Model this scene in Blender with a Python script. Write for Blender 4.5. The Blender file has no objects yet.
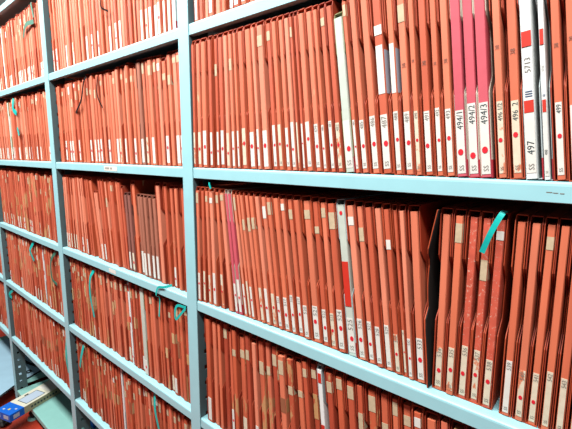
import bpy, bmesh, math, random
import numpy as np
from mathutils import Matrix, Vector

sc = bpy.context.scene
C = sc.collection
Z0 = 1.60                                   # height of the eye-level shelf above the floor

# ------------------------------------------------------------------ camera
F_PX = 399.12
CAM = (0.9154, -0.6569, 0.0352 + Z0)
ROT = (1.42220469, -0.00385316, 0.72063040)
cd = bpy.data.cameras.new('camera'); cam = bpy.data.objects.new('camera', cd); C.objects.link(cam)
cam.location = CAM; cam.rotation_euler = ROT
cd.sensor_fit = 'HORIZONTAL'; cd.sensor_width = 36.0; cd.lens = 36.0 * F_PX / 572.0
cd.clip_start = 0.01
sc.camera = cam

# ------------------------------------------------------------------ light
w = bpy.data.worlds.new('world'); sc.world = w; w.use_nodes = True
w.node_tree.nodes['Background'].inputs[0].default_value = (0.93, 0.98, 1.0, 1)
w.node_tree.nodes['Background'].inputs[1].default_value = 0.12

def area(name, loc, sx, sy, energy, rot=(0, 0, 0), col=(1, 0.98, 0.95)):
    l = bpy.data.lights.new(name, 'AREA'); l.shape = 'RECTANGLE'; l.size = sx; l.size_y = sy
    l.energy = energy; l.color = col
    o = bpy.data.objects.new(name, l); C.objects.link(o); o.location = loc; o.rotation_euler = rot
    return o
for k, x in enumerate((0.9, -0.8, -2.5)):
    area('ceiling_tube_light', (x, -1.0, 3.25), 1.6, 0.3, 74, (math.radians(22), 0, 0))

sc.view_settings.view_transform = 'Standard'; sc.view_settings.look = 'None'
sc.view_settings.gamma = 1.0; sc.view_settings.use_curve_mapping = False
sc.view_settings.exposure = 0.52

# ------------------------------------------------------------------ helpers
ALB = .60                                    # swatch white to diffuse albedo; the exposure takes up the rest
def lin(c):
    c = [v / 255 for v in c]
    return tuple(ALB * (v / 12.92 if v <= .04045 else ((v + .055) / 1.055) ** 2.4) for v in c) + (1,)

def mat(name, rgb, rough=.6, var=.0, scale=30., stretch=(1, 1, 1), bump=0., wear=0., wear_rgb=(205, 180, 140), wear_scale=14., spec=.3, metallic=0., wear_stretch=(1, 1, .35)):
    m = bpy.data.materials.new(name); m.use_nodes = True
    nt = m.node_tree; b = nt.nodes['Principled BSDF']
    b.inputs['Roughness'].default_value = rough; b.inputs['Metallic'].default_value = metallic
    b.inputs['Specular IOR Level'].default_value = spec
    base = lin(rgb)
    if not (var or bump or wear):
        b.inputs['Base Color'].default_value = base; return m
    geo = nt.nodes.new('ShaderNodeNewGeometry')      # world position: every piece gets its own patch of grain
    mp = nt.nodes.new('ShaderNodeMapping'); mp.inputs['Scale'].default_value = stretch
    nt.links.new(geo.outputs['Position'], mp.inputs['Vector'])
    n = nt.nodes.new('ShaderNodeTexNoise'); n.inputs['Scale'].default_value = scale; n.inputs['Detail'].default_value = 5
    nt.links.new(mp.outputs[0], n.inputs['Vector'])
    r = nt.nodes.new('ShaderNodeValToRGB')
    r.color_ramp.elements[0].position = .3; r.color_ramp.elements[1].position = .7
    r.color_ramp.elements[0].color = tuple(min(1, v * (1 - var)) for v in base[:3]) + (1,)
    r.color_ramp.elements[1].color = tuple(min(1, v * (1 + var)) for v in base[:3]) + (1,)
    nt.links.new(n.outputs['Fac'], r.inputs['Fac'])
    col = r.outputs['Color']
    if wear:
        mp2 = nt.nodes.new('ShaderNodeMapping'); mp2.inputs['Scale'].default_value = wear_stretch
        nt.links.new(geo.outputs['Position'], mp2.inputs['Vector'])
        n2 = nt.nodes.new('ShaderNodeTexNoise'); n2.inputs['Scale'].default_value = wear_scale; n2.inputs['Detail'].default_value = 6
        n2.inputs['Roughness'].default_value = .65
        nt.links.new(mp2.outputs[0], n2.inputs['Vector'])
        r2 = nt.nodes.new('ShaderNodeValToRGB')
        r2.color_ramp.elements[0].position = .70 - wear; r2.color_ramp.elements[1].position = .73 - wear
        r2.color_ramp.elements[0].color = (0, 0, 0, 1); r2.color_ramp.elements[1].color = (1, 1, 1, 1)
        nt.links.new(n2.outputs['Fac'], r2.inputs['Fac'])
        mx = nt.nodes.new('ShaderNodeMix'); mx.data_type = 'RGBA'
        nt.links.new(r2.outputs['Color'], mx.inputs[0]); nt.links.new(col, mx.inputs[6])
        mx.inputs[7].default_value = lin(wear_rgb); col = mx.outputs[2]
    nt.links.new(col, b.inputs['Base Color'])
    if bump:
        bp = nt.nodes.new('ShaderNodeBump'); bp.inputs['Strength'].default_value = bump; bp.inputs['Distance'].default_value = .002
        nt.links.new(n.outputs['Fac'], bp.inputs['Height']); nt.links.new(bp.outputs[0], b.inputs['Normal'])
    return m

M = {}
SP = [(222, 124, 92), (212, 110, 78), (230, 140, 110), (200, 94, 64), (220, 118, 84)]
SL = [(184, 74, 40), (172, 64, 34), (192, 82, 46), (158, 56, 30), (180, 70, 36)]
WP = [(208, 102, 70), (196, 88, 58), (218, 116, 86), (178, 74, 48), (204, 96, 62)]
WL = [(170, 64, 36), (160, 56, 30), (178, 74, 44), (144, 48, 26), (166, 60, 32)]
for i in range(5):
    M['sp%d' % i] = mat('orange_card_spine_%d' % i, SP[i], .6, .10, 60, (1, 1, .12), .15, .02)
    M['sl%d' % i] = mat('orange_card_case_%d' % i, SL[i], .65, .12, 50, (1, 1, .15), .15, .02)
    M['wp%d' % i] = mat('worn_card_spine_%d' % i, WP[i], .7, .16, 60, (1, 1, .12), .2, .125, (198, 148, 100), 16)
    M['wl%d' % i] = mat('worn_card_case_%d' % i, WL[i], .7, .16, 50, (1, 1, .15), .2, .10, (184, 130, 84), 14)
M['brown'] = mat('brown_card_spine', (168, 104, 82), .7, .1, 60, (1, 1, .12), .15)
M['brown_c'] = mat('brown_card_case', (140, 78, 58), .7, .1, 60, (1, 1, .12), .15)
M['plum'] = mat('plum_card_spine', (146, 90, 78), .7, .1, 60, (1, 1, .12), .15)
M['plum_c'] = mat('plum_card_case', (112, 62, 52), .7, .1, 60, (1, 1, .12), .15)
M['pink'] = mat('pink_card_spine', (206, 88, 102), .6, .05, 60)
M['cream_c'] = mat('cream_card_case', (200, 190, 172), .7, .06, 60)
M['white'] = mat('white_card_spine', (232, 238, 236), .6, .03, 60)
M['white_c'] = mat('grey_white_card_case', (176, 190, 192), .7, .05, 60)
M['sage'] = mat('sage_card_spine', (196, 208, 196), .6, .05, 60)
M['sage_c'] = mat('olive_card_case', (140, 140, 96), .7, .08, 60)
M['crimson'] = mat('crimson_card', (176, 40, 52), .6, .05, 60)
M['scarlet'] = mat('scarlet_band', (206, 48, 30), .6, .05, 60)
M['speck0'] = mat('speckled_card', (206, 92, 70), .6, .12, 60, (1, 1, 1), .3, .10, (226, 176, 156), 300, wear_stretch=(1, 1, 1))
M['label'] = mat('white_paper_label', (226, 226, 218), .7, .04, 90)
M['label_old'] = mat('aged_paper_label', (222, 212, 188), .7, .08, 90, (1, 1, 1), 0, .125, (214, 128, 92), 45, wear_stretch=(1, 1, .45))
M['dot'] = mat('red_sticker', (222, 34, 52), .5)
M['tape'] = mat('beige_paper_tape', (200, 182, 150), .7, .1, 120)
for i, c in enumerate(((196, 150, 98), (206, 172, 126), (150, 92, 62))):
    M['patch%d' % i] = mat('tan_patch_%d' % i, c, .75, .12, 60, (1, 1, .3), .2, .09, (178, 78, 48), 40)
M['ink'] = mat('dark_ink', (58, 74, 78), .7)
M['ink_grey'] = mat('grey_pencil', (128, 124, 116), .7)
M['ink_stamp'] = mat('brown_stamp_ink', (134, 92, 78), .7)
M['ink_blue'] = mat('blue_ink', (36, 76, 120), .7)
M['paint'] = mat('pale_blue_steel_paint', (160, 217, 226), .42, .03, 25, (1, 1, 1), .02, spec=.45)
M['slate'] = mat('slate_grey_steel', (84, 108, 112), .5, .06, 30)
M['black_in'] = mat('black_lining', (34, 36, 34), .8, .1, 60)
M['teal'] = mat('teal_ribbon', (0, 190, 182), .5, .06, 120)
M['green'] = mat('green_ribbon', (56, 116, 96), .6, .06, 120)
M['cord'] = mat('black_cord', (16, 22, 24), .95, spec=.05)
M['floor'] = mat('red_floor', (196, 66, 44), .5, .10, 8, (1, 1, 1), .05)
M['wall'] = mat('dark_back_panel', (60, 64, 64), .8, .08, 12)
M['base'] = mat('sea_green_paint', (146, 204, 196), .45, .03, 20, spec=.4)
M['rubber'] = mat('black_rubber', (22, 22, 22), .6)
M['zinc'] = mat('zinc_plate', (160, 176, 170), .4, .0, metallic=.6)
M['carton'] = mat('cream_carton', (222, 222, 202), .6, .03, 60)
M['carton_side'] = mat('khaki_carton_side', (176, 176, 140), .6, .03, 60)
M['blue'] = mat('blue_carton_print', (0, 104, 214), .5, .03, 60)
M['panel_blue'] = mat('pale_print_panel', (186, 204, 222), .5)
M['sheet'] = mat('pale_blue_board', (164, 202, 222), .5, .04, 12)

def link(o, parent=None):
    C.objects.link(o)
    if parent is not None: o.parent = parent
    return o

def mesh_from_bm(name, bm):
    me = bpy.data.meshes.new(name); bmesh.ops.recalc_face_normals(bm, faces=bm.faces); bm.to_mesh(me); bm.free()
    return me

def box(bm, x0, x1, y0, y1, z0, z1):
    v = [bm.verts.new(p) for p in ((x0, y0, z0), (x1, y0, z0), (x1, y1, z0), (x0, y1, z0), (x0, y0, z1), (x1, y0, z1), (x1, y1, z1), (x0, y1, z1))]
    for f in ((0, 3, 2, 1), (4, 5, 6, 7), (0, 1, 5, 4), (1, 2, 6, 5), (2, 3, 7, 6), (3, 0, 4, 7)):
        bm.faces.new([v[i] for i in f])

def prism_x(bm, poly, x0, x1):                       # poly in (y, z), extruded along x
    a = [bm.verts.new((x0, y, z)) for y, z in poly]; b = [bm.verts.new((x1, y, z)) for y, z in poly]
    bm.faces.new(a); bm.faces.new(b[::-1]); n = len(poly)
    for i in range(n): bm.faces.new((a[i], b[i], b[(i + 1) % n], a[(i + 1) % n]))

def obj(name, me, m, parent=None, shared=False):
    o = bpy.data.objects.new(name, me)
    if m is not None:
        if shared:
            if not me.materials: me.materials.append(m)
            o.material_slots[0].link = 'OBJECT'; o.material_slots[0].material = m
        else: me.materials.append(m)
    return link(o, parent)

def tag(o, label, cat, group=None):
    o['label'] = label; o['category'] = cat
    if group: o['group'] = group
    return o

def empty(name, loc):
    o = bpy.data.objects.new(name, None); o.location = loc; o.empty_display_size = .02
    return link(o)

# ------------------------------------------------------------------ setting
PW = 0.0457; LIP = 0.0295; DEPTH = 0.31
SZ = {0: .772 + Z0, 1: .3715 + Z0, 2: 0. + Z0, 3: -.3805 + Z0, 4: -.7495 + Z0, 5: -1.126 + Z0, 6: -1.50 + Z0}

bm = bmesh.new(); box(bm, -6, 4, -3, 1.6, -.05, 0); o = obj('floor', mesh_from_bm('floor', bm), M['floor']); o['kind'] = 'structure'
bm = bmesh.new(); box(bm, -6, 4, .335, .36, 0, 3.2); o = obj('wall_back', mesh_from_bm('wall_back', bm), M['wall']); o['kind'] = 'structure'

rack = tag(empty('steel_shelving_rack', (0, 0, 0)), 'pale blue painted steel shelving rack full of orange files', 'shelving')

def shelf_mesh(x0, x1, zs):
    t = .0012; bm = bmesh.new()
    prof = [(DEPTH, 0), (.006, 0), (.0025, -.001), (.0006, -.003), (0, -.006), (0, -LIP + .001), (.001, -LIP), (.016, -LIP),
            (.016, -LIP + t), (.0015, -LIP + t), (t, -LIP + 2 * t), (t, -.006), (.003, -.003), (.006, -t), (DEPTH, -t)]
    prism_x(bm, [(y, z + zs) for y, z in prof], x0, x1)
    return mesh_from_bm('shelf', bm)

shelves = {}
for bay, xl in ((-1, -3.), (0, -2.), (1, -1.), (2, 0.)):
    for s, z in SZ.items():
        shelves[(bay, s)] = obj('shelf', shelf_mesh(xl + .0005, xl + 1 - PW - .0005, z), M['base'] if s == 6 else M['paint'], rack)

def post_mesh(xr, z1=2.62):
    bm = bmesh.new()
    box(bm, xr - PW, xr, -.002, 0, .012, z1)                              # front flange
    return mesh_from_bm('post', bm)
def flange_mesh(xr, z1=2.62):                                              # side flange with a row of square holes
    bm = bmesh.new(); t = .002; d0, d1, h = .020, .034, .014
    box(bm, xr - t, xr, .0001, d0, .012, z1); box(bm, xr - t, xr, d1, .062, .012, z1)
    z = .012
    while z < z1:
        box(bm, xr - t, xr, d0, d1, z, min(z1, z + .036)); z += .036 + h
    return mesh_from_bm('perforated_flange', bm)
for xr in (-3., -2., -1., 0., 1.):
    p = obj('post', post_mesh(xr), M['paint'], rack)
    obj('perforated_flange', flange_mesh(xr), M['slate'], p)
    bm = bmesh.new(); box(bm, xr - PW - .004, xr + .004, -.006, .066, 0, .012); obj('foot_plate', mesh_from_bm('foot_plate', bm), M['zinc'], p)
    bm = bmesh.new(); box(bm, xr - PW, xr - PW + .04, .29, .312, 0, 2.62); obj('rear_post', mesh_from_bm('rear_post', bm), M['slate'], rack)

def cyl(bm, x, y, z0, z1, r0, r1=None, n=16):
    r1 = r0 if r1 is None else r1
    a = [bm.verts.new((x + r0 * math.cos(2 * math.pi * k / n), y + r0 * math.sin(2 * math.pi * k / n), z0)) for k in range(n)]
    b = [bm.verts.new((x + r1 * math.cos(2 * math.pi * k / n), y + r1 * math.sin(2 * math.pi * k / n), z1)) for k in range(n)]
    bm.faces.new(a[::-1]); bm.faces.new(b)
    for k in range(n): bm.faces.new((a[k], a[(k + 1) % n], b[(k + 1) % n], b[k]))
for x in (-1.77, -.77):
    bm = bmesh.new(); cyl(bm, x, .015, .012, .0705, .014); cyl(bm, x, .015, .030, .044, .020, n=6)
    f = obj('levelling_foot', mesh_from_bm('levelling_foot', bm), M['rubber'], rack)
    bm = bmesh.new(); cyl(bm, x, .015, 0, .012, .030, .026); obj('foot_disc', mesh_from_bm('foot_disc', bm), M['base'], f)

# ------------------------------------------------------------------ the file: slipcase + inner file
H = .328; D = .24; WT = .0016
def notch_poly(h):
    zs = h / .328
    return [(0, 0), (D, 0), (D, h), (.012, h), (.004, h - .002), (0, h - .012), (0, .246 * zs), (.003, .240 * zs), (.019, .222 * zs), (.021, .212 * zs),
            (.021, .160 * zs), (.019, .152 * zs), (.003, .134 * zs), (0, .128 * zs)]
def slipcase_geo():
    bm = bmesh.new(); pl = notch_poly(H); k = WT / .022
    prism_x(bm, pl, 0, k); prism_x(bm, pl, 1 - k, 1)
    box(bm, k, 1 - k, .0, D, 0, WT); box(bm, k, 1 - k, .003, D, H - WT, H); box(bm, k, 1 - k, D - WT, D, WT, H - WT)
    return mesh_from_bm('slipcase', bm)
IX0, IX1 = .25, .84
WX0, WX1 = .08, .92
VX0, VX1 = .05, .70
def inner_geo(IX0, IX1):
    bm = bmesh.new(); c = .0018; cx = .06
    poly = [(IX0 + cx * .6, 0), (IX1 - cx, 0), (IX1, c), (IX1, D - .005), (IX0, D - .005), (IX0, c * .7)]
    a = [bm.verts.new((x, y, WT)) for x, y in poly]; b = [bm.verts.new((x, y, H - .011)) for x, y in poly]
    bm.faces.new(a[::-1]); bm.faces.new(b); n = len(poly)
    for i in range(n): bm.faces.new((a[i], a[(i + 1) % n], b[(i + 1) % n], b[i]))
    return mesh_from_bm('inner_file', bm)
SLIP = slipcase_geo(); INNER = inner_geo(IX0, IX1); INNER_W = inner_geo(WX0, WX1); INNER_V = inner_geo(VX0, VX1)
bm = bmesh.new(); box(bm, 0, 1, -.0005, 0, 0, 1); UNIT = mesh_from_bm('paper', bm)
bm = bmesh.new(); box(bm, 0, 1, 0, 1, 0, 1); CUBE = mesh_from_bm('wrap', bm)
bm = bmesh.new()
for z in (0,):
    a = [bm.verts.new((math.cos(2 * math.pi * k / 14), 0, math.sin(2 * math.pi * k / 14) * 1.25)) for k in range(14)]
    b = [bm.verts.new((v.co.x, -.0004, v.co.z)) for v in a]
    bm.faces.new(b)
    for k in range(14): bm.faces.new((a[k], a[(k + 1) % 14], b[(k + 1) % 14], b[k]))
DOT = mesh_from_bm('dot', bm)

_txt = {}
def text_mesh(s, mirror=False):
    if s in _txt: return _txt[s]
    cu = bpy.data.curves.new('t', 'FONT'); cu.body = s; cu.size = 1; cu.resolution_u = 2
    o = bpy.data.objects.new('t', cu); C.objects.link(o)
    dg = bpy.context.evaluated_depsgraph_get(); me = bpy.data.meshes.new_from_object(o.evaluated_get(dg))
    bpy.data.objects.remove(o); bpy.data.curves.remove(cu)
    n = len(me.vertices); co = np.empty(n * 3); me.vertices.foreach_get('co', co); co = co.reshape(-1, 3)
    q = np.stack([-co[:, 1], co[:, 2] * 0, co[:, 0]], 1)
    me.vertices.foreach_set('co', q.ravel()); me.materials.clear(); me.update()
    wd = float(q[:, 2].max()); _txt[s] = (me, wd)
    return _txt[s]

def ordinal(n):
    o1 = ['', 'first', 'second', 'third', 'fourth', 'fifth', 'sixth', 'seventh', 'eighth', 'ninth', 'tenth', 'eleventh', 'twelfth', 'thirteenth', 'fourteenth',
          'fifteenth', 'sixteenth', 'seventeenth', 'eighteenth', 'nineteenth']
    t = ['', '', 'twent', 'thirt', 'fort', 'fift', 'sixt']
    if n < 20: return o1[n]
    return t[n // 10] + ('ieth' if n % 10 == 0 else 'y-' + o1[n % 10])

# ------------------------------------------------------------------ where the files stand
files = []     # dicts: row, bay, x (left foot), T, lean (dx/dz), y, h, type, ...
def add(row, bay, x, T, lean=0., y=.022, h=1., typ='orange', **kw):
    files.append(dict(row=row, bay=bay, x=x, T=T, lean=lean, y=y, h=h, typ=typ, **kw)); return files[-1]

SHELF = {'A': 1, 'B': 2, 'C': 3, 'D': 4, 'E': 5}
rnd = random.Random(11)

# right bay, second row (B)
bx = [.0045, .020, .043, .076, .096, .114, .139, .161, .18, .195, .222, .251, .267, .298, .317, .336, .354, .373, .384, .396, .418, .439, .454, .472, .493, .515, .527,
      .546, .568, .594, .612, .633, .648, .668, .684, .703, .7205, .738, .760, .778, .799, .822, .833, .85, .866, .884]
bl_x = [-.02, .08, .254, .363, .464, .508, .539, .588, .642, .733, .831]
bl = [.01, -.006, -.072, -.092, -.118, -.135, -.128, -.116, -.109, -.113, -.122]
lean_b = [float(np.interp(x, bl_x, bl)) for x in bx]
numsB = {.546: '486', .568: '487', .594: '488', .612: '489', .633: '490', .648: '491', .668: '492', .684: '493', .703: '494/1', .7205: '494/2', .738: '494/3', .760: '496 1/2',
         .778: '496  2', .799: '497', .822: '498', .833: '499', .527: '485', .515: '484', .454: '481', .472: '482', .439: '480', .418: '479'}
def fit_T(xs, ls, i):
    d0 = xs[i + 1] - xs[i]; d1 = d0 + (ls[i + 1] - ls[i]) * H
    return max(.009, min(d0, d1) - .0006)
for i in range(len(bx) - 1):
    x = bx[i]; T = fit_T(bx, lean_b, i); typ = 'orange'
    if x in (.703, .7205, .738): typ = 'pink'
    if x in (.799, .822): typ = 'white'
    if x == .493: typ = 'sage'
    T = min(T, .026) if typ != 'pink' else min(T, .0172)
    f = add('B', 2, max(.0006, x - .004), T, lean_b[i], .004 if i < 4 else .007, typ=typ, lab=(.085 + .018 * min(1, max(0, (x - .2) / .5))) * rnd.uniform(.92, 1.05), num=numsB.get(x), dotp=.9, stamp=x > .56)
    if x in (.568, .594): f['mid'] = True
    if x == .493: f['h'] = .92

# right bay, third row (C)
cx = [(.0045, .006), (.024, .0), (.048, -.022), (.067, -.03), (.098, -.06), (.129, -.1), (.156, -.118), (.17, -.125), (.187, -.135), (.202, -.138), (.216, -.139), (.231, -.139), (.248, -.135), (.266, -.131),
      (.285, -.131), (.306, -.135), (.324, -.134), (.346, -.133), (.364, -.128), (.383, -.122), (.405, -.118), (.434, -.121), (.455, -.122), (.474, -.122), (.502, -.128), (.524, -.132), (.547, -.132),
      (.566, -.128), (.586, -.128), (.606, -.13), (.623, -.122), (.633, -.112), (.647, -.1), (.670, -.1)]
cy = [(.678, -.012), (.699, -.008), (.719, -.003), (.739, -.003), (.758, 0.), (.789, -.004), (.807, -.003), (.825, 0.), (.843, -.003), (.861, -.006), (.878, -.006), (.897, -.006)]
k = 0
for grp in (cx, cy):
    xs = [a for a, b in grp]; ls = [b for a, b in grp]
    for i in range(len(grp) - 1):
        x = xs[i]; T = fit_T(xs, ls, i); typ = 'orange'
        if x in (.156, .17): typ = 'pink'
        if x == .502: typ = 'sage_red'
        if x == .758: T = .0195
        T = min(T, .027)
        k += 1
        f = add('C', 2, max(.0006, x - .004) - (.001 if x == .789 else 0), T, ls[i], float(np.interp(x, [0, .05, .35], [.004, .010, .021])), typ=typ,
                lab=.078 * rnd.uniform(.9, 1.12) if x < .68 else .082 * rnd.uniform(.9, 1.1), num='5%02d' % k if x > .3 else None, dotp=.85, tapep=.6, stamp=False)
        if x in (.719, .739, .758): f['spine'] = 'speck0'

# rows without single measurements: packed side by side
def pack(row, bay, x0, x1, lean, tmin=.0175, tmax=.027, y=.022, seed=0, yj=.004, **kw):
    r = random.Random(seed); x = x0; out = []
    ln = lean if callable(lean) else (lambda t: lean)
    while True:
        T = r.uniform(tmin, tmax)
        l = ln(x); l2 = ln(x + T)
        step = T + max(0., -(l2 - l) * H) + .0008
        if x + step > x1: break
        out.append(add(row, bay, x, T, l, y + r.uniform(-yj, yj), r.choice((1.0, 1.0, .99, 1.008, .965)) + r.uniform(-.008, .008), **kw)); x += step
    return out
XL = lambda b: {-1: -3., 0: -2., 1: -1., 2: 0.}[b] + .010
XR = lambda b: {-1: -3., 0: -2., 1: -1., 2: 0.}[b] + 1 - PW - .006

# right bay, top row (A), fourth row (D), lowest row (E)
pack('A', 2, XL(2), XR(2), -.01, y=.010, seed=21, lab=.09, dotp=.4)
d2 = pack('D', 2, XL(2) + .012, XR(2), lambda x: float(np.interp(x, [0, .1, .45, .85], [-.015, -.03, -.11, -.05])), tmin=.018, tmax=.028, y=.014, seed=22, lab=.07, dotp=.7, tapep=.75, worn=True)
pack('E', 2, XL(2), XR(2), -.03, seed=23, lab=.07, worn=True)
# middle bay
a1 = pack('A', 1, XL(1), XR(1), -.015, seed=31, lab=.085, dotp=.3)
b1 = pack('B', 1, XL(1), XR(1) - .002, lambda x: float(np.interp(x, [-1, -.85, -.05], [0, -.03, -.035])), tmin=.02, tmax=.0285, seed=32, lab=.08, dotp=.6, tapep=.5)
def run(n, x, T, l0, l1, **kw):
    for i in range(n):
        l = l0 + (l1 - l0) * i / max(1, n - 1); t = T * rnd.uniform(.9, 1.08)
        add('C', 1, x, t, l, .022 + rnd.uniform(-.004, .004), lab=.06, dotp=.3, **dict(dict(h=rnd.uniform(.985, 1.005)), **kw)); x += t + .0008 + max(0, (l0 - l1) / max(1, n - 1)) * H
    return x
x = run(13, XL(1), .0185, .0, -.075)
run(1, x + .028, .027, -.155, -.155); 
x = run(2, x + .058, .019, -.14, -.125, h=.84)
x = run(8, x + .006, .0205, -.105, -.075)
x = run(1, x, .018, -.072, -.07, h=.93, typ='orange')
x = run(2, x, .022, -.07, -.065, h=.86, typ='plum')
x = run(1, x + .001, .027, -.062, -.062)
x = run(5, x + .004, .0235, -.06, -.05, h=.86, typ='brown')
x = run(1, x + .006, .027, -.048, -.048)
x = run(1, x + .014, .021, -.045, -.045)
while x + .012 + .021 < XR(1): x = run(1, x + .009, .020, -.035, -.035)
d1 = pack('D', 1, XL(1), XR(1), lambda x: float(np.interp(x, [-1, -.8, -.05], [0, -.035, -.04])), tmin=.017, tmax=.026, seed=34, lab=.05, dotp=.2, tapep=.5, worn=True)
e1 = pack('E', 1, XL(1), XR(1), lambda x: float(np.interp(x, [-1, -.8, -.05], [0, -.02, -.03])), tmin=.017, tmax=.026, seed=35, lab=.05, dotp=.2, tapep=.6, worn=True)
# left bay and the one beyond
rows0 = {}
for bay in (0, -1):
    for j, row in enumerate('ABCDE'):
        rows0[(row, bay)] = pack(row, bay, XL(bay), XR(bay), -.02, tmin=.018, tmax=.027, seed=50 + 7 * bay + j, lab=.06, dotp=.25, tapep=.45, worn=row in 'CDE')
def special(lst, x, typ, **kw):
    f = min(lst, key=lambda f: abs(f['x'] + f['T'] / 2 - x)); f['typ'] = typ; f.update(kw)
    if kw.get('thin'): f['x'] += f['T'] / 2 - .0065; f['T'] = .013
special(a1, -.106, 'white', T=.016); special(a1, -.075, 'white'); special(b1, -.30, 'brown')
special(d1, -.446, 'white_red', thin=True); special(d1, -.345, 'sage'); special(e1, -.538, 'white', thin=True); special(d2, .475, 'white_red', thin=True)
special(rows0[('D', 0)], -1.336, 'white_red', thin=True); special(rows0[('A', 0)], -1.516, 'white'); special(rows0[('A', 0)], -1.70, 'white'); special(rows0[('B', 0)], -1.69, 'sage')

# ------------------------------------------------------------------ which 300 show largest
Rm = np.array(__import__('mathutils').Euler(ROT, 'XYZ').to_matrix())
def seen(f):
    zb = SZ[SHELF[f['row']]]; s = 0; K = 12
    for k in range(K):
        z = (k + .5) / K * H * f['h']
        p = np.array((f['x'] + f['lean'] * z + f['T'] / 2, f['y'], zb + z)) - np.array(CAM)
        d = Rm.T @ p
        if d[2] >= -.05: continue
        u = 286 + F_PX * d[0] / -d[2]; v = 214.5 - F_PX * d[1] / -d[2]
        if 0 <= u <= 572 and 0 <= v <= 429: s += f['T'] * H / K * -CAM[1] / np.linalg.norm(p) ** 3
    return s
for f in files: f['area'] = seen(f)
rank = sorted(files, key=lambda f: -f['area'])
for i, f in enumerate(rank): f['single'] = (f['area'] > 0) and (i < 300 or (f['typ'] != 'orange' and f['bay'] > -1))

# ------------------------------------------------------------------ building one file
def colours(f, r):
    t = f['typ']; i = r.randrange(5)
    if t == 'orange':
        wk = f.get('worn') and r.random() < .75
        return M[f.get('spine') or ('wp%d' if wk else 'sp%d') % i], M[('wl%d' if wk else 'sl%d') % r.randrange(5)]
    return {'pink': (M['pink'], M['cream_c']), 'white': (M['white'], M['white_c']), 'white_red': (M['white'], M['white_c']), 'sage': (M['sage'], M['sage_c']),
            'sage_red': (M['sage'], M['white_c']), 'brown': (M['brown'], M['brown_c']), 'plum': (M['plum'], M['plum_c'])}[t]

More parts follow.
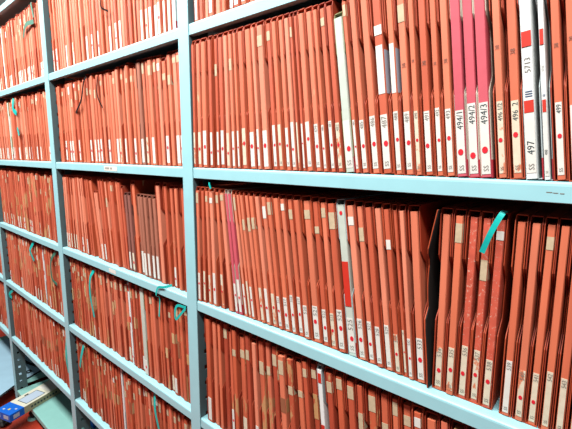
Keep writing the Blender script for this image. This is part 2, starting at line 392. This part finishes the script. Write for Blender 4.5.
def pieces(f, r):
    """list of (name, mesh, material, (x,y,z), (sx,sy,sz)) in the file's own frame; x, widths in metres"""
    T = f['T']; hs = f['h']; out = []
    ms, mc = colours(f, r)
    rec = r.uniform(-.004, .001)
    wide = f['typ'] in ('pink', 'white', 'white_red', 'sage', 'sage_red')
    vol = f['typ'] == 'white' and f['row'] == 'B'
    IX0, IX1 = (VX0, VX1) if vol else (WX0, WX1) if wide else (globals()['IX0'], globals()['IX1'])
    if f.get('thin'): rec = .0
    out.append(('slipcase', SLIP, mc, (0, 0, 0), (T, 1, hs)))
    out.append(('inner_file', INNER_V if vol else INNER_W if wide else INNER, ms, (0, rec, 0), (T, 1, hs)))
    x0 = IX0 * T + .0008; wd = (IX1 - IX0) * T - .0022
    t = f['typ']; top = H * hs - .012
    lab = f.get('lab', .07); old = r.random() < (.75 if f['row'] == 'C' and f['x'] > .66 else .5 if f['row'] == 'C' else .15)
    if f.get('worn'): old = r.random() < .5
    yl = rec
    has = r.random() < {'B': 1., 'C': .95, 'A': .8, 'D': .6, 'E': .45}[f['row']] or f.get('num')
    if t == 'brown': lab = .075; has = True; old = False
    if t in ('pink', 'white', 'sage', 'sage_red', 'white_red'): old = False; has = True
    if f['bay'] < 2 and not (t != 'orange') : has = has and r.random() < (.62 if f['row'] in 'AB' else .38)
    if has:
        zl = .006 + r.uniform(0, .004)
        out.append(('label', UNIT, M['label_old' if old else 'label'], (x0, yl, zl), (wd, 1, lab)))
        zd = zl + lab * (r.uniform(.38, .62) if not f.get('num') else r.uniform(.40, .54) if t != 'pink' else r.choice((.26, .3, .34)))
        if r.random() < f.get('dotp', .3) and t not in ('white', 'brown'):
            out.append(('red_sticker', DOT, M['dot'], (x0 + wd * r.uniform(.42, .62), yl - .0006, zd), (min(.0042, wd * .34),) * 1 + (1,) + (min(.0042, wd * .34),)))
        f['zd'] = zd; f['ztop'] = zl + lab
        if f.get('num'):
            me, tw = text_mesh(f['num'])
            ln = f['ztop'] - zd - .010 if t != 'white' else .045
            if t == 'pink': ln = .045
            ln = max(.026, min(.05, ln)); s = min(wd * 1.1, ln / max(tw, .1)); zt = f['ztop'] - .003 - s * tw
            if t == 'white': zt = .036
            out.append(('number_lettering', me, M['ink' if f['row'] == 'B' and f['x'] > .69 else 'ink_grey'], (x0 + wd * .5 + s * .36, yl - .0008, zt), (s, 1, s)))
        if f['bay'] == 2 and f['row'] in 'BC' and f['x'] > .28:
            me, tw = text_mesh('SS'); s = min(wd * .85, .013)
            out.append(('lettering', me, M['ink_grey'], (x0 + wd * .5 + s * .36, yl - .0008, zl + .004), (s, 1, s)))
    if f.get('stamp') and t == 'orange' and not f.get('mid'):
        me, tw = text_mesh('38'); s = min(wd * .95, .014)
        out.append(('stamped_number', me, M['ink_stamp'], (x0 + wd * .5 + s * .36, yl - .0006, .182 + r.uniform(-.006, .006)), (s, 1, s)))
    if f.get('mid'):
        out.append(('spine_label', UNIT, M['label'], (x0, yl, .142), (wd, 1, .084)))
        out.append(('side_label', CUBE, M['panel_blue'], (IX1 * T, yl + .003, .142), (.0004, .03, .076)))
    if t == 'pink':
        out.append(('base_wrap', CUBE, M['crimson'], (-.0002, -.0004, .0), (T + .0004, .03, .0035)))
        out.append(('base_wrap', CUBE, M['crimson'], (T * .93, -.0004, .0035), (T * .07 + .0003, .03, .024)))
    if t in ('white', 'white_red', 'sage', 'sage_red'):
        out.append(('base_wrap', CUBE, M['crimson'], (T * .93, -.0004, .0), (T * .07 + .0003, .03, .030)))
    if t == 'white' and f['row'] == 'B':
        out.append(('red_band', UNIT, M['scarlet'], (x0, yl - .0004, .186), (wd, 1, .021)))
        out.append(('red_band', UNIT, M['scarlet'], (x0, yl - .0004, .095), (wd, 1, .017)))
        me, tw = text_mesh('5713' if f['x'] < .81 else '5718'); s = min(.013, wd * .9)
        out.append(('lettering', me, M['ink_grey'], (x0 + wd * .5 + s * .36, yl - .0005, .150), (s, 1, s)))
        me, tw = text_mesh('III'); s = min(.016, wd * 1.1)
        out.append(('lettering', me, M['ink_blue'], (x0 + wd * .5 + s * .36, yl - .0005, .116), (s, 1, s)))
    if t == 'sage_red':
        out.append(('red_band', UNIT, M['scarlet'], (x0, yl - .0004, .106), (wd, 1, .094)))
        out.append(('red_sticker', DOT, M['dot'], (x0 + wd * .5, yl - .0002, .300), (.0035, 1, .0035)))
    if t == 'white_red':
        for zz in (.285, .165):
            out.append(('red_band', UNIT, M['scarlet'], (x0, yl - .0004, zz), (wd, 1, .022)))
    if t in ('orange', 'brown') and r.random() < f.get('tapep', .25):
        th = r.uniform(.014, .036); zt = top - th - (r.uniform(.003, .022) if r.random() < .65 else r.uniform(.03, .07))
        out.append(('tape', UNIT, M['tape' if r.random() < .85 else 'label'], (x0 - .0003, yl - .0002, zt), (wd + .0012, 1, th)))
        if r.random() < .6: out.append(('tape', CUBE, M['tape'], (IX1 * T, yl + .0026, zt), (.0004, .014, th)))
    if f.get('worn') and t == 'orange' and r.random() < .30:
        th = r.uniform(.025, .06); zt = r.uniform(.10, .19)
        out.append(('worn_patch', UNIT, M['patch%d' % r.randrange(3)], (x0 - .0003, yl - .0003, zt), (wd + .0010, 1, th)))
        out.append(('worn_patch', CUBE, M['patch%d' % r.randrange(3)], (IX1 * T, yl + .0022, zt), (.0004, .012, th * .9)))
    return out

NAME = {'orange': ('orange_file', 'orange card slipcase file'), 'pink': ('pink_file', 'pink slipcase file with white label'), 'white': ('white_file', 'white slipcase file'),
        'white_red': ('white_file', 'thin white file with red bands'), 'sage': ('sage_file', 'pale sage green slipcase file'), 'sage_red': ('sage_file', 'pale grey file with red middle band'),
        'brown': ('brown_file', 'short brown slipcase file with white label'), 'plum': ('plum_file', 'dull plum brown slipcase file')}
ROWN = {'A': 'top', 'B': 'second', 'C': 'third', 'D': 'fourth', 'E': 'fifth'}
BAYN = {2: 'right', 1: 'middle', 0: 'left'}

def xform(f):
    a = math.atan(f['lean']); zb = SZ[SHELF[f['row']]]
    lift = (f['T'] * math.sin(a) if a > 0 else 0)       # rests on its lower corner
    # a file leaning to the left stands on its left lower edge
    return Matrix.Translation((f['x'], f['y'], zb + max(0, lift) + .0002)) @ Matrix.Rotation(a, 4, 'Y')

order = {}
for row in 'ABCDE':
    for bay in (2, 1, 0):
        fs = sorted([f for f in files if f['row'] == row and f['bay'] == bay], key=lambda f: f['x'] * (1 if bay == 2 else -1))
        for n, f in enumerate(fs): f['ord'] = n + 1

stuff = []
for idx, f in enumerate(files):
    r = random.Random(1000 + idx)
    ps = pieces(f, r)
    X = xform(f)
    # a left lean pivots about the left foot: raise it so the right foot does not sink
    a = math.atan(f['lean'])
    if a < 0: pass
    if not f['single']:
        stuff += [(me, m, X @ Matrix.Translation(l) @ Matrix.Diagonal((*s, 1))) for (n, me, m, l, s) in ps]
        continue
    nm, desc = NAME[f['typ']]
    names = [p[0] for p in ps]
    if f['typ'] == 'orange':
        if f.get('mid'): desc = 'orange file with white label at mid spine'
        elif f.get('spine'): desc = 'speckled orange file'
        elif 'tape' in names: desc = 'taped orange file'
        elif 'red_sticker' in names: desc = 'orange file with red dot'
        elif 'label' in names: desc = 'orange file with paper label'
        else: desc = 'plain orange file'
    e = empty(nm, X.translation); e.rotation_euler = X.to_euler()
    post = 'middle post' if f['bay'] in (2, 1) else 'left post'
    tag(e, '%s, %s from %s, %s row, %s bay' % (desc, ordinal(f['ord']), post, ROWN[f['row']], BAYN[f['bay']]), 'file',
        '%s row of files in the %s bay' % (ROWN[f['row']], BAYN[f['bay']]))
    made = {}; loc_of = {}
    for (n, me, m, l, s) in ps:
        par = made.get('label') if n in ('number_lettering', 'lettering', 'red_sticker') else made.get('inner_file') if n == 'stamped_number' else None
        o = obj(n, me, m, par or e, shared=True); o.location = l; o.scale = s
        if par:                                                     # printed or stuck on that part: a sub-part
            pl, ps_ = loc_of[par.name]
            o.matrix_parent_inverse = (Matrix.Translation(pl) @ Matrix.Diagonal((*ps_, 1))).inverted()
        else: made.setdefault(n, o); loc_of[o.name] = (l, s)

# everything past the 300 largest: one object
mats = []; verts = []; faces = []; mi = []; off = 0; cache = {}
for me, m, X in stuff:
    if me.name not in cache:
        co = np.empty(len(me.vertices) * 3); me.vertices.foreach_get('co', co)
        cache[me.name] = (co.reshape(-1, 3), [tuple(p.vertices) for p in me.polygons])
    co, fc = cache[me.name]
    A = np.array(X); verts.append(co @ A[:3, :3].T + A[:3, 3])
    if m not in mats: mats.append(m)
    k = mats.index(m)
    faces += [tuple(i + off for i in p) for p in fc]; mi += [k] * len(fc); off += len(co)
me = bpy.data.meshes.new('packed_files'); me.from_pydata(np.concatenate(verts).tolist(), [], faces)
for m in mats: me.materials.append(m)
me.polygons.foreach_set('material_index', mi); me.update()
o = obj('packed_files', me, None); tag(o, 'rows of small distant orange files packed tightly in the left bays', 'files'); o['kind'] = 'stuff'

# ------------------------------------------------------------------ bent black-lined cover standing in the gap of the third row
def strip(pts, width, thick, horizontal=False, wdir=(1, 0, 0)):
    """a flat band through 3-D points with real thickness"""
    bm = bmesh.new(); P = [Vector(p) for p in pts]; rings = []
    for i, p in enumerate(P):
        t = (P[min(i + 1, len(P) - 1)] - P[max(i - 1, 0)]).normalized()
        n = Vector((0, -1, 0)); s = t.cross(n)
        if s.length < .05: s = Vector(wdir)
        s = s.normalized() * width / 2; n = s.cross(t).normalized() * thick / 2
        rings.append([bm.verts.new(p + q) for q in (s + n, -s + n, -s - n, s - n)])
    for a, b in zip(rings, rings[1:]):
        for k in range(4): bm.faces.new((a[k], a[(k + 1) % 4], b[(k + 1) % 4], b[k]))
    bm.faces.new(rings[0]); bm.faces.new(rings[-1][::-1])
    return mesh_from_bm('strip', bm)

def smooth(pts, n=6):
    P = [Vector(p) for p in pts]; out = []
    P = [P[0] * 2 - P[1]] + P + [P[-1] * 2 - P[-2]]
    for i in range(1, len(P) - 2):
        for k in range(n):
            t = k / n; a, b, c, d = P[i - 1:i + 3]
            out.append(.5 * ((2 * b) + (c - a) * t + (2 * a - 5 * b + 4 * c - d) * t * t + (3 * b - a - 3 * c + d) * t ** 3))
    out.append(P[-2]); return out

e = tag(empty('bent_file_cover', (.6675, .012, SZ[3])), 'bent orange file cover with black lining standing in the gap, third row', 'file cover')
prof = [(.0005, .001), (-.0035, .05), (-.010, .11), (-.016, .18), (-.015, .235), (-.009, .275), (.000, .325)]
pr = smooth([(a, 0, b) for a, b in prof], 4)
for nm, off0, m in (('cover_board', 0., M['sl2']), ('lining', .0014, M['black_in'])):
    bm = bmesh.new(); v = []
    for p in pr:
        cut = .0 if (p.z < .125 or p.z > .25) else .018 * min(1, min(p.z - .125, .25 - p.z) / .02)
        y0 = (0. if off0 == 0 else .0015) + cut
        v.append([bm.verts.new((p.x + off0 + dx, y, p.z)) for dx, y in ((0, y0), (.0013, y0), (.0013, .235), (0, .235))])
    for a, b in zip(v, v[1:]):
        for k in range(4): bm.faces.new((a[k], a[(k + 1) % 4], b[(k + 1) % 4], b[k]))
    bm.faces.new(v[0]); bm.faces.new(v[-1][::-1])
    obj(nm, mesh_from_bm(nm, bm), m, e)

# ------------------------------------------------------------------ ribbons and cords hanging out of the files
def ribbon(name, pts, width, m, label, n=6):
    P = smooth([(x, y, z + Z0) for x, y, z in pts], n)
    if pts[0][0] < -.25: width *= 1.6
    o = obj(name, strip(P, width, .0006), m); tag(o, label, 'ribbon' if name != 'cord' else 'cord')
    return o
Y = .008
ribbon('ribbon', [(.768, .026, -.052), (.766, .012, -.053), (.754, Y, -.082), (.742, .012, -.117)], .0085, M['teal'], 'wide teal ribbon slanting across the speckled orange files')
ribbon('ribbon', [(.064, .010, -.052), (.066, .002, -.040), (.074, .001, -.054)], .006, M['teal'], 'tiny teal ribbon tip above the third row beside the middle post')
ribbon('ribbon', [(-.157, .02, -.374), (-.165, -.003, -.377), (-.20, -.004, -.386), (-.214, -.004, -.416), (-.214, Y, -.43), (-.222, Y, -.494)], .007, M['teal'], 'teal ribbon hooked over the shelf edge below the brown files')
ribbon('ribbon', [(-.050, -.004, -.414), (-.092, -.005, -.418), (-.105, -.006, -.440), (-.103, -.005, -.464), (-.075, -.006, -.440), (-.052, -.006, -.418)], .008, M['teal'], 'folded teal ribbon loop hanging beside the middle post')
ribbon('ribbon', [(-.722, .016, -.436), (-.745, Y, -.473), (-.757, Y, -.545), (-.741, .012, -.644)], .009, M['teal'], 'long teal ribbon hanging over the fourth row, middle bay')
ribbon('ribbon', [(-.885, .014, -.82), (-.905, Y, -.88), (-.938, .012, -.941)], .011, M['teal'], 'short teal ribbon over the fifth row beside the thin left post')
ribbon('ribbon', [(-.284, .014, -.795), (-.277, Y, -.854), (-.258, .01, -.93)], .008, M['teal'], 'teal ribbon hanging under the shelf near the bottom edge, middle bay')
ribbon('ribbon', [(-1.078, .012, -.849), (-1.09, Y, -.95), (-1.085, .012, -1.03)], .014, M['teal'], 'teal ribbon half hidden behind the thin left post, fifth row')
ribbon('ribbon', [(-1.552, .012, .318), (-1.557, Y, .265), (-1.519, .012, .240)], .016, M['teal'], 'teal ribbon at the top of the sage file, second row, left bay')
ribbon('ribbon', [(-1.530, .012, .17), (-1.512, .012, .128)], .012, M['teal'], 'lower short teal ribbon scrap, second row, left bay')
ribbon('ribbon', [(-1.163, .012, .615), (-1.254, Y, .616), (-1.315, .012, .575)], .012, M['green'], 'bent green ribbon in the top row, left bay')
ribbon('ribbon', [(-1.180, .012, .695), (-1.157, .012, .630)], .010, M['green'], 'straight green ribbon above the bent one, top row, left bay')
ribbon('ribbon', [(-1.435, .014, -.420), (-1.490, Y, -.470), (-1.488, Y, -.489), (-1.457, .012, -.530)], .012, M['teal'], 'curved teal ribbon over the fourth row, left bay')
ribbon('ribbon', [(-1.129, .014, -.424), (-1.189, Y, -.481), (-1.195, Y, -.567), (-1.144, .012, -.592)], .010, M['green'], 'green ribbon curling beside the thin left post, fourth row')
ribbon('ribbon', [(-1.91, .012, -.796), (-1.99, Y, -.845), (-1.949, .012, -.856)], .012, M['teal'], 'small teal ribbon curl in the fifth row, far left')
ribbon('cord', [(-.672, .016, .322), (-.680, Y, .300), (-.710, Y, .241), (-.78, .012, .195)], .006, M['cord'], 'left black cord hanging in front of the second row, middle bay')
ribbon('cord', [(-.576, .014, .310), (-.572, Y, .246), (-.545, .012, .198)], .004, M['cord'], 'right thin black cord hanging in front of the second row, middle bay')
ribbon('cord', [(-.506, .012, .56), (-.502, Y, .526), (-.46, .012, .504)], .0035, M['cord'], 'short dark cord in the top row, middle bay')

# ------------------------------------------------------------------ shelf labels and a pencil mark on the lips
def flat(name, x0, x1, z0, z1, y, m, parent, t=.0005):
    bm = bmesh.new(); box(bm, x0, x1, y - t, y, z0 + Z0, z1 + Z0); return obj(name, mesh_from_bm(name, bm), m, parent)
s = flat('shelf_label', -.535, -.437, -.0235, -.0075, -.0001, M['label'], shelves[(1, 2)])
s = flat('shelf_label', -.548, -.494, -.404, -.390, -.0001, M['label'], shelves[(1, 3)])
for k in range(6):
    flat('label_print', -.526 + .008 * k + (.006 if k > 3 else 0), -.521 + .008 * k + (.006 if k > 3 else 0), -.0185, -.0115, -.0007, M['ink_grey'], shelves[(1, 2)], .0002)
for k, (a, b, z) in enumerate(((.822, .829, -.0150), (.830, .836, -.0156), (.838, .843, -.0160))):
    flat('pencil_mark', a, b, z - .0006, z + .0006, -.0001, M['ink_grey'], shelves[(2, 2)], .0002)

# ------------------------------------------------------------------ lowest left: carton, board, cable, oddments
e = tag(empty('lamp_carton', (-1.66, -.125, SZ[6] + .0005)), 'long cream and blue lamp carton lying across the lowest shelf', 'box')
e.rotation_euler = (0, 0, math.radians(18.5))
BW, BH, BL, BB = .128, .045, .62, .085
def part(name, x0, x1, y0, y1, z0, z1, m, parent):
    bm = bmesh.new(); box(bm, x0, x1, y0, y1, z0, z1); return obj(name, mesh_from_bm(name, bm), m, parent)
body = part('carton_body', -BW, 0, BB, BL * .66, 0, BH, M['carton'], e)
part('carton_end', -BW, 0, 0, BB, 0, BH, M['blue'], e)
part('side_print', 0, .0006, BB, BL * .66, .001, BH - .001, M['carton_side'], e)
part('top_panel', -BW + .034, -.022, BB + .03, BB + .145, BH, BH + .0006, M['panel_blue'], e)
part('panel_border', -BW + .030, -BW + .034, BB + .026, BB + .149, BH, BH + .0007, M['ink'], e)
part('panel_border', -.022, -.018, BB + .026, BB + .149, BH, BH + .0007, M['ink'], e)
part('panel_border', -BW + .034, -.022, BB + .026, BB + .030, BH, BH + .0007, M['ink'], e)
part('panel_border', -BW + .034, -.022, BB + .145, BB + .149, BH, BH + .0007, M['ink'], e)
part('printed_mark', -BW + .016, -BW + .026, BB + .075, BB + .1, BH, BH + .0007, M['rubber'], e)
part('white_patch', -BW + .02, -.01, BB + .17, BB + .28, BH, BH + .0006, M['label'], e)
part('end_label', -.056, -.014, -.0006, 0, .012, .034, M['panel_blue'], e)
part('end_label', -.118, -.086, -.0006, 0, .012, .034, M['panel_blue'], e)
part('yellow_mark', -.066, -.054, .030, .044, BH, BH + .0007, mat('yellow_print', (226, 206, 70), .5), e)
part('pale_mark', -.100, -.086, .022, .032, BH, BH + .0007, M['panel_blue'], e)
part('pale_mark', -.034, -.020, .050, .060, BH, BH + .0007, M['panel_blue'], e)
for k in range(9):
    part('side_lettering', .0006, .0009, BB + .04 + k * .02, BB + .053 + k * .02, .016, .028, M['ink'], e)
part('side_label', 0, .0007, .02, .055, .010, .034, M['panel_blue'], e)

b = tag(empty('pale_board', (-2.0, 0, SZ[6] + .0005)), 'pale blue board with a small black mark on the far lowest shelf', 'board')
bm = bmesh.new(); poly = [(.03, -.125), (-.060, 0.), (-.135, .175), (-.165, .25), (-.9, .25), (-.9, -.125)]
a_ = [bm.verts.new((x, y, 0)) for x, y in poly]; c_ = [bm.verts.new((x, y, .006)) for x, y in poly]
bm.faces.new(a_[::-1]); bm.faces.new(c_)
for k in range(6): bm.faces.new((a_[k], a_[(k + 1) % 6], c_[(k + 1) % 6], c_[k]))
obj('board', mesh_from_bm('board', bm), M['sheet'], b)
bm = bmesh.new()
P = smooth([(x, y, .0062) for x, y in poly[:4]], 5)
for p0, p1 in zip(poly[:3], poly[1:4]):
    d = (Vector((*p1, 0)) - Vector((*p0, 0))); n = Vector((-d.y, d.x, 0)).normalized() * .009
    v = [bm.verts.new(Vector((*q, zz)) + k * n) for q in (p0, p1) for k in (0, 1) for zz in (-.0001, .0068)]
    bmesh.ops.convex_hull(bm, input=v)
obj('board_edging', mesh_from_bm('board_edging', bm), M['rubber'], b)
part('black_mark', -.215, -.165, .105, .14, .006, .0066, M['rubber'], b)
part('mark_window', -.198, -.182, .117, .128, .0066, .007, M['sheet'], b)
P = smooth([(-2.60, .150, 0), (-2.43, .147, 0), (-2.32, .154, 0), (-2.205, .192, 0), (-2.13, .245, 0)], 6); bm = bmesh.new(); rings = []
for i, p in enumerate(P):
    t = (P[min(i + 1, len(P) - 1)] - P[max(i - 1, 0)]).normalized(); sd = Vector((-t.y, t.x, 0)) * .008
    rings.append([bm.verts.new(p + sd * math.cos(q * math.pi / 4) + Vector((0, 0, .008 * math.sin(q * math.pi / 4)))) for q in range(8)])
for p, q in zip(rings, rings[1:]):
    for k in range(8): bm.faces.new((p[k], p[(k + 1) % 8], q[(k + 1) % 8], q[k]))
bm.faces.new(rings[0]); bm.faces.new(rings[-1][::-1])
o = obj('cable', mesh_from_bm('cable', bm), M['cord']); o.location.z = SZ[6] + .0147
tag(o, 'dark cable crossing the pale blue board', 'cable')

def lump(name, loc, rx, ry, rz, m, label, cat, seed):
    bm = bmesh.new(); bmesh.ops.create_icosphere(bm, subdivisions=3, radius=1); r = random.Random(seed)
    ph = [r.uniform(0, 6) for _ in range(6)]
    for v in bm.verts:
        c = v.co; k = 1 + .16 * math.sin(3 * c.x + ph[0]) + .13 * math.sin(4 * c.y + ph[1]) + .1 * math.sin(5 * c.z + ph[2])
        v.co = Vector((c.x * rx * k, c.y * ry * k, max(-.8, c.z) * rz * k))
    zmin = min(v.co.z for v in bm.verts)
    for v in bm.verts: v.co.z -= zmin
    o = obj(name, mesh_from_bm(name, bm), m); o.location = loc
    for p in o.data.polygons: p.use_smooth = True
    tag(o, label, cat)
lump('black_bundle', (-1.845, -.125, 0), .055, .03, .02, M['rubber'], 'crumpled black object on the red floor under the carton', 'object', 3)
e = tag(empty('blue_carton', (-1.30, .17, SZ[6] + .0005)), 'small blue carton on the lowest shelf, middle bay', 'box')
part('carton_body', -.06, .05, 0, .10, 0, .085, M['blue'], e)
part('carton_label', -.058, -.03, -.0006, 0, .012, .04, M['label'], e)
